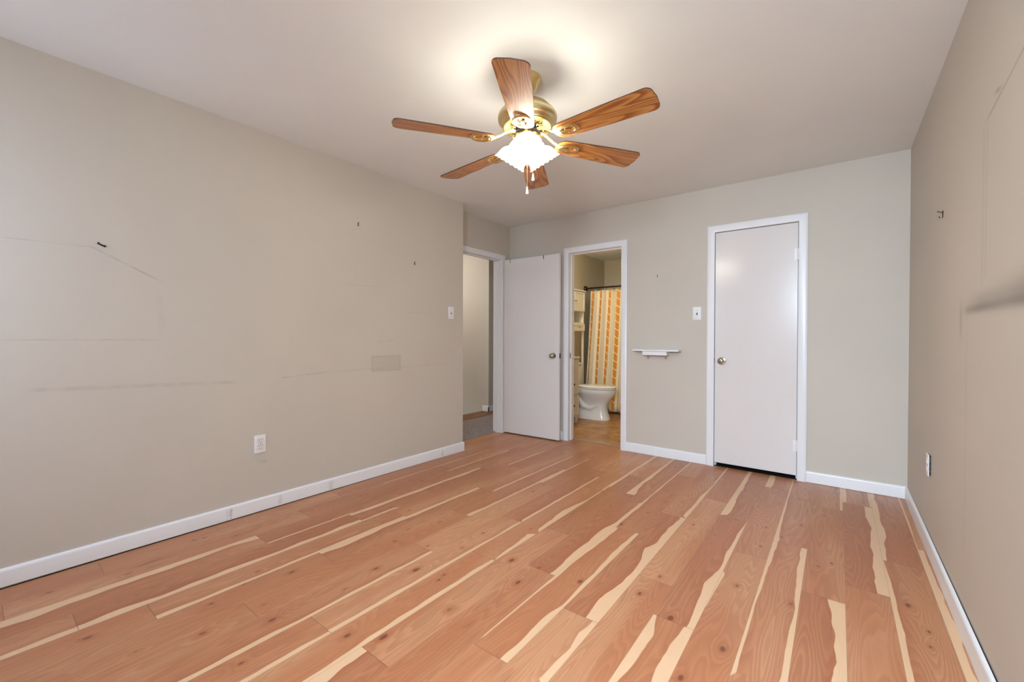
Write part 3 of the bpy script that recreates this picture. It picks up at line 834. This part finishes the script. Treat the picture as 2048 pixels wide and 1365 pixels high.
b = MB(); b.lathe([(.067, zz(2.186)), (.069, zz(2.176)), (.069, zz(2.160)), (.062, zz(2.152)), (.05, zz(2.150))], n=40); b.build('flywheel', M['black'], fan, smooth=40)
b = MB(); b.lathe([(.046, zz(2.156)), (.059, zz(2.150)), (.062, zz(2.144)), (.062, zz(2.120)), (.058, zz(2.110)), (.046, zz(2.098)), (.040, zz(2.092)), (.030, zz(2.082)), (.024, zz(2.070)), (.014, zz(2.060)), (.006, zz(2.052)), (.0001, zz(2.050))], n=40); b.build('switch_housing', M['brassaged'], fan, smooth=40)
PH = 5.195
DA = [2.424, 1.537, 1.381, 1.461, -4.289, -2.514]; DZ = [-.005, .001, .011, .003, -.009, -.001]   # the blades hang a little unevenly
out = []
for t in range(13):                       # rounded root
    th = PI / 2 + PI * t / 12; out.append((.208 + .045 * math.cos(th), .053 * math.sin(th)))
def arc(cx, cy, r, a0, a1, n=6): return [(cx + r * math.cos(a0 + (a1 - a0) * i / n), cy + r * math.sin(a0 + (a1 - a0) * i / n)) for i in range(n + 1)]
out += [(.30, -.0585), (.45, -.0665)] + arc(.628, -.042, .030, -PI / 2 + .03, -.12) + [(.663, .0)] + arc(.628, .042, .030, .12, PI / 2 - .03) + [(.45, .0665), (.30, .0585)]
for i in range(6):
    th = PH + i * PI / 3 + math.radians(DA[i])
    arm = MB()
    arm.tube([(.055, 0, .052), (.085, 0, .050), (.115, 0, .036), (.145, 0, .016), (.175, 0, .002), (.205, 0, -.004)], [.015, .013, .0115, .011, .013, .018], 12, flat=.42, up=(0, 0, 1))
    arm.tube([(.085, 0, .050), (.082, .014, .060), (.078, .022, .062), (.070, .020, .058)], .004, 8)
    arm.tube([(.085, 0, .050), (.082, -.014, .060), (.078, -.022, .062), (.070, -.020, .058)], .004, 8)
    lp = []
    for q in range(28):
        a = 2 * PI * q / 28; lp.append((.236 + .046 * math.cos(a), .036 * math.sin(a) * (1 + .18 * math.cos(a)), -.0052))
    arm.loop(lp, .0115, 8, flat=.36)
    arm.tube([(.205, 0, -.005), (.225, 0, -.006), (.240, 0, -.006), (.252, 0, -.005)], [.012, .008, .010, .003], 8, flat=.4, up=(0, 0, 1))
    for sx, sy in ((.236, .020), (.236, -.020), (.274, 0)): arm.lathe([(.0042, -.008), (.0042, -.0095), (.0015, -.0112)], (sx, sy, 0), n=10)
    R_ = Matrix.Rotation(-.20, 4, 'X')
    a = arm.build('blade_arm', M['brass'], fan, smooth=50)
    a.location = (0, 0, zz(2.110) + DZ[i]); a.rotation_euler = (0, 0, th)
    bl = MB(); bl.extrude(out, 0, .0055, 0, 1); o = bl.build('blade', [M['blade'], M['bladeedge']], a)
    o.rotation_euler = (-.177, 0, 0)
# three tulip shades with bulbs
tocam = math.atan2(-FY, -FX)
TILT = math.radians(35)


def tulip(i, th, r, h):
    k = i if i < 9 else 17 - i
    amp = [0, 0, .012, .02, .026, .03, .034, .038, .045][k]
    rr = r * (1 + amp * math.cos(18 * th))
    return rr, h + (.003 * math.cos(18 * th) if k == 8 else 0)


prof = [(.016, .0), (.030, .002), (.044, .009), (.056, .019), (.065, .032), (.070, .046), (.073, .058), (.076, .069), (.081, .078)]
prof = prof + [(r - .003, h) for r, h in prof[::-1]]
for i, a in enumerate((tocam, tocam + 2 * PI / 3, tocam - 2 * PI / 3)):
    ax = Vector((math.cos(a) * math.sin(TILT), math.sin(a) * math.sin(TILT), -math.cos(TILT)))
    c = Vector((math.cos(a) * .056, math.sin(a) * .056, zz(2.101)))
    b = MB(); hd = Vector((math.cos(a), math.sin(a), 0))
    b.tube([hd * .036 + Vector((0, 0, zz(2.118))), hd * .046 + Vector((0, 0, zz(2.113))), c - ax * .006], .010, 12)
    b.lathe([(.010, -.014), (.016, -.010), (.021, -.004), (.023, .003), (.022, .010), (.016, .012)], c, ax, 28); ft = b.build('lamp_holder', M['brassaged'], fan, smooth=40)
    b = MB(); b.lathe(prof, c + ax * .008, ax, 96, flute=tulip, cap0=False, cap1=False); sh = b.build('lamp_shade', M['shade'], fan, smooth=60)
    b = MB(); b.lathe([(.012, .013), (.013, .023), (.022, .037), (.026, .048), (.022, .061), (.012, .069), (.0001, .071)], c, ax, 20); b.build('bulb', M['shade'], sh, smooth=60)
# pull chains
rv = Vector((.793, .609, 0))
for (off, toward, z1) in ((-.004, .052, 1.832), (.026, -.02, 1.925)):
    px = rv * (off + .004) + Vector((math.cos(tocam), math.sin(tocam), 0)) * toward
    zt = 2.110 if toward > .04 else 2.075
    b = MB(); n = int((zt - z1 - .035) / .006)
    st = px * (1.0 if toward > .04 else .9)
    b.tube([(st.x, st.y, zz(zt)), (px.x, px.y, zz(z1 + .034))], .0011, 6)
    for q in range(n):
        w = q / n; p = st.lerp(px, w); b.lathe([(.0004, .0015), (.0017, 0), (.0004, -.0015)], (p.x, p.y, zz(zt + (z1 + .034 - zt) * w)), n=6)
    ch = b.build('pull_chain', M['brass'], fan)
    b = MB(); b.lathe([(.0015, zz(z1 + .038)), (.003, zz(z1 + .034)), (.0050, zz(z1 + .020)), (.0072, zz(z1 + .006)), (.0068, zz(z1 + .002)), (.003, zz(z1))], (px.x, px.y, 0), n=16); b.build('pendant', M['pend'], ch, smooth=50)

# ------------------------------------------------------------------ bathroom
TY = 5.38                                    # centre line of the toilet


def ellipse_ring(cx, cy, ax0, ax1, by, z, n=36, sq=1.0):
    """Elongated ring: ax0 back length, ax1 front length, by half width."""
    r = []
    for i in range(n):
        t = 2 * PI * i / n; c, s = math.cos(t), math.sin(t)
        c2 = math.copysign(abs(c) ** sq, c); s2 = math.copysign(abs(s) ** sq, s)
        r.append((cx + (ax1 if c > 0 else ax0) * c2, cy + by * s2, z))
    return r


toi = thing('toilet', 'white porcelain toilet with closed lid, side on in the bathroom', 'toilet', (XBL, TY, 0))
T = lambda x: x
b = MB()                                      # pedestal and bowl; local x = out from the wall
b.rings([ellipse_ring(.47, 0, .36, .275, .125, .0, sq=.75), ellipse_ring(.47, 0, .355, .270, .122, .03, sq=.75), ellipse_ring(.48, 0, .34, .225, .105, .12, sq=.8), ellipse_ring(.50, 0, .33, .200, .100, .20, sq=.85),
         ellipse_ring(.52, 0, .32, .215, .115, .255), ellipse_ring(.53, 0, .31, .255, .150, .305), ellipse_ring(.53, 0, .30, .288, .178, .355), ellipse_ring(.53, 0, .30, .298, .185, .385), ellipse_ring(.53, 0, .30, .298, .184, .412), ellipse_ring(.53, 0, .28, .285, .172, .418)])
b.build('bowl', M['porcelain'], toi, smooth=50)
b = MB(); b.tube([(.60, -.070, .20), (.50, -.076, .15), (.40, -.078, .17), (.33, -.078, .25), (.29, -.07, .34)], [.030, .045, .050, .052, .055], 18); b.build('trapway', M['porcelain'], toi, smooth=50)
b = MB(); b.rings([ellipse_ring(.53, 0, .255, .295, .184, .420), ellipse_ring(.53, 0, .258, .300, .188, .428), ellipse_ring(.53, 0, .255, .296, .185, .437)]); b.build('seat', M['porcelain'], toi, smooth=50)
b = MB(); b.rings([ellipse_ring(.53, 0, .262, .294, .184, .440), ellipse_ring(.53, 0, .265, .298, .187, .448), ellipse_ring(.53, 0, .255, .285, .176, .458), ellipse_ring(.53, 0, .18, .20, .11, .463)]); b.build('lid', M['porcelain'], toi, smooth=50)
b = MB(); b.box(.015, .215, -.215, .215, .415, .725, .022, 3); b.box(.03, .26, -.12, .12, .36, .42, .015, 2); b.build('tank', M['porcelain'], toi, smooth=50)
b = MB(); b.box(.008, .225, -.225, .225, .7255, .757, .010, 3); b.build('tank_lid', M['porcelain'], toi, smooth=50)
for y in (-.075, .075):
    b = MB(); b.lathe([(.011, .419), (.011, .446), (.004, .450)], (.262, y, 0), n=14); b.build('seat_bolt', M['porcelain'], toi)


def panel_door(parent, name, y0, y1, z0, z1, x, mat):
    """Framed door lying in the plane x, facing +x."""
    b = MB(); f = .028
    b.box(x, x + .012, y0, y1, z0, z1); b.box(x + .0118, x + .017, y0, y0 + f, z0, z1); b.box(x + .0118, x + .017, y1 - f, y1, z0, z1)
    b.box(x + .0118, x + .017, y0 + f, y1 - f, z0, z0 + f); b.box(x + .0118, x + .017, y0 + f, y1 - f, z1 - f, z1)
    return b.build(name, mat, parent)


def small_knob(parent, x, y, z, mat, r=.009):
    b = MB(); b.lathe([(r * .5, 0), (r * .45, .008), (r, .013), (r * .95, .019), (r * .4, .022)], (x, y, z), (1, 0, 0), 14); return b.build('knob', mat, parent, smooth=50)


# storage tower standing over the toilet
cab = thing('bathroom_cabinet', 'tall cream white storage cabinet standing over the toilet tank', 'cabinet', (XBL, TY, 0))
cw = .305; cx = .185; CM = M['cabinet']
b = MB()
b.box(.005, cx, -cw, -cw + .018, 1.216, 1.80); b.box(.005, cx, cw - .018, cw, 1.216, 1.80); b.box(.005, .012, -cw + .018, cw - .018, 1.216, 1.80)
for z in (1.216, 1.327, 1.505): b.box(.012, cx, -cw + .018, cw - .018, z, z + .016)
b.box(.012, cx, -cw + .018, cw - .018, 1.784, 1.80)
b.build('carcass', CM, cab)
b = MB(); b.box(.006, cx + .030, -cw - .018, cw + .018, 1.8005, 1.822, .005, 2); b.build('cornice', CM, cab)
for y0, y1, ky in ((-cw + .004, -.002, -.022), (.002, cw - .004, .022)):
    d_ = panel_door(cab, 'door', y0, y1, 1.512, 1.795, cx + .0005, CM); small_knob(d_, cx + .0175, ky, 1.655, M['steel'])
d_ = panel_door(cab, 'drawer', -cw + .004, cw - .004, 1.222, 1.326, cx + .0005, CM); small_knob(d_, cx + .0175, .13, 1.274, M['steel'])
for x in (.008, cx - .026):
    for y in (-cw, cw - .026):
        b = MB(); b.box(x, x + .026, y, y + .026, 0, 1.2158); b.build('leg', CM, cab)
b = MB(); b.box(.012, .024, -cw + .026, cw - .026, 1.02, 1.06); b.build('brace', CM, cab)

# vanity, only its drawer end shows
van = thing('bathroom_vanity', 'white vanity cabinet with dark drawer knobs just inside the bathroom doorway', 'cabinet', (XBL, 4.585, 0))
vx = .475
b = MB(); b.box(.004, vx, -.40, .395, .085, .845)
b.build('carcass', CM, van)
for y0, y1 in ((-.40, -.33), (.325, .395)):
    for x0, x1 in ((.02, .09), (vx - .06, vx)):
        b = MB(); b.box(x0, x1, y0, y1, 0, .0848); b.build('leg', CM, van)
b = MB(); b.box(.004, vx + .028, -.415, .402, .8455, .872, .005, 2); b.build('countertop', M['porcelain'], van)
for z0, z1, kz in ((.665, .835, None), (.385, .640, .515), (.108, .368, .240)):
    d_ = panel_door(van, 'drawer', .085, .392, z0, z1, vx + .0005, CM)
    if kz: small_knob(d_, vx + .0175, .238, kz, M['bronze'], .014)
for y0, y1 in ((-.395, -.16), (-.155, .078)):
    d_ = panel_door(van, 'door', y0, y1, .108, .835, vx + .0005, CM); small_knob(d_, vx + .0175, -.158 + (.025 if y0 > -.2 else -.025), .60, M['bronze'], .014)

# curtain rod, rings and curtain
RY, RZ = 6.06, 1.902
rod = thing('curtain_rod', 'dark bronze shower rod with round wall flange', 'curtain rod', (XBL, RY, RZ))
b = MB(); b.lathe([(.0125, .02), (.0125, 1.0)], (0, 0, 0), (1, 0, 0), 20); b.lathe([(.0145, 1.0), (.0145, 1.78)], (0, 0, 0), (1, 0, 0), 20); b.build('rod', M['bronze'], rod, smooth=50)
for x, s in ((0, 1), (1.80, -1)):
    b = MB(); b.lathe([(.040, .001), (.042, .010), (.040, .022), (.033, .036), (.024, .044), (.016, .048)], (x, 0, 0), (s, 0, 0), 28); b.build('flange', M['bronze'], rod, smooth=50)
ring_x = [-3.085 + .125 * i for i in range(11)]
for i, x in enumerate(ring_x):
    if x > -2.25: break
    b = MB(); b.loop([(x, RY + .021 * math.sin(2 * PI * q / 20), RZ - .012 + .028 * math.cos(2 * PI * q / 20)) for q in range(20)], .002, 6, up=(1, 0, 0))
    tag(b.build('curtain_ring', M['darksteel']), 'thin metal curtain ring on the shower rod above the curtain', 'curtain ring', 'curtain rings on the shower rod')
NU, NV = 150, 24; Xc0, Xc1 = -3.095, -1.62; zt, zb = 1.862, .030
vs, fs, uv = [], [], []
for j in range(NV + 1):
    v = j / NV; z = zt + (zb - zt) * v
    for i in range(NU + 1):
        u = i / NU; x = Xc0 + (Xc1 - Xc0) * u
        amp = .020 + .012 * v
        ph = 2 * PI * (x - Xc0) / .125
        y = RY - .22 * v ** 1.1 + amp * math.sin(ph + .5 * math.sin(3 * v) + .4 * math.sin(ph * .37)) + .010 * math.sin(ph * .43 + 2 * v)
        vs.append((x + .012 * math.sin(ph * 2) * v, y, z - (.006 * (1 - v) * (1 + math.cos(ph)) / 2))); uv.append(((x - Xc0) * 1.18, zt - z, 0))
        if i and j: q = j * (NU + 1) + i; fs.append((q - NU - 2, q - NU - 1, q, q - 1))
me = bpy.data.meshes.new('shower_curtain'); me.from_pydata(vs, [], fs)
at = me.attributes.new('cloth', 'FLOAT_VECTOR', 'POINT'); at.data.foreach_set('vector', [c for v in uv for c in v])
for f in me.polygons: f.use_smooth = True
me.materials.append(M['curtain'])
cu = bpy.data.objects.new('shower_curtain', me); COL.objects.link(cu)
so = cu.modifiers.new('thickness', 'SOLIDIFY'); so.thickness = .0015
tag(cu, 'cream shower curtain with vertical bands of orange blocks, behind the toilet', 'shower curtain')
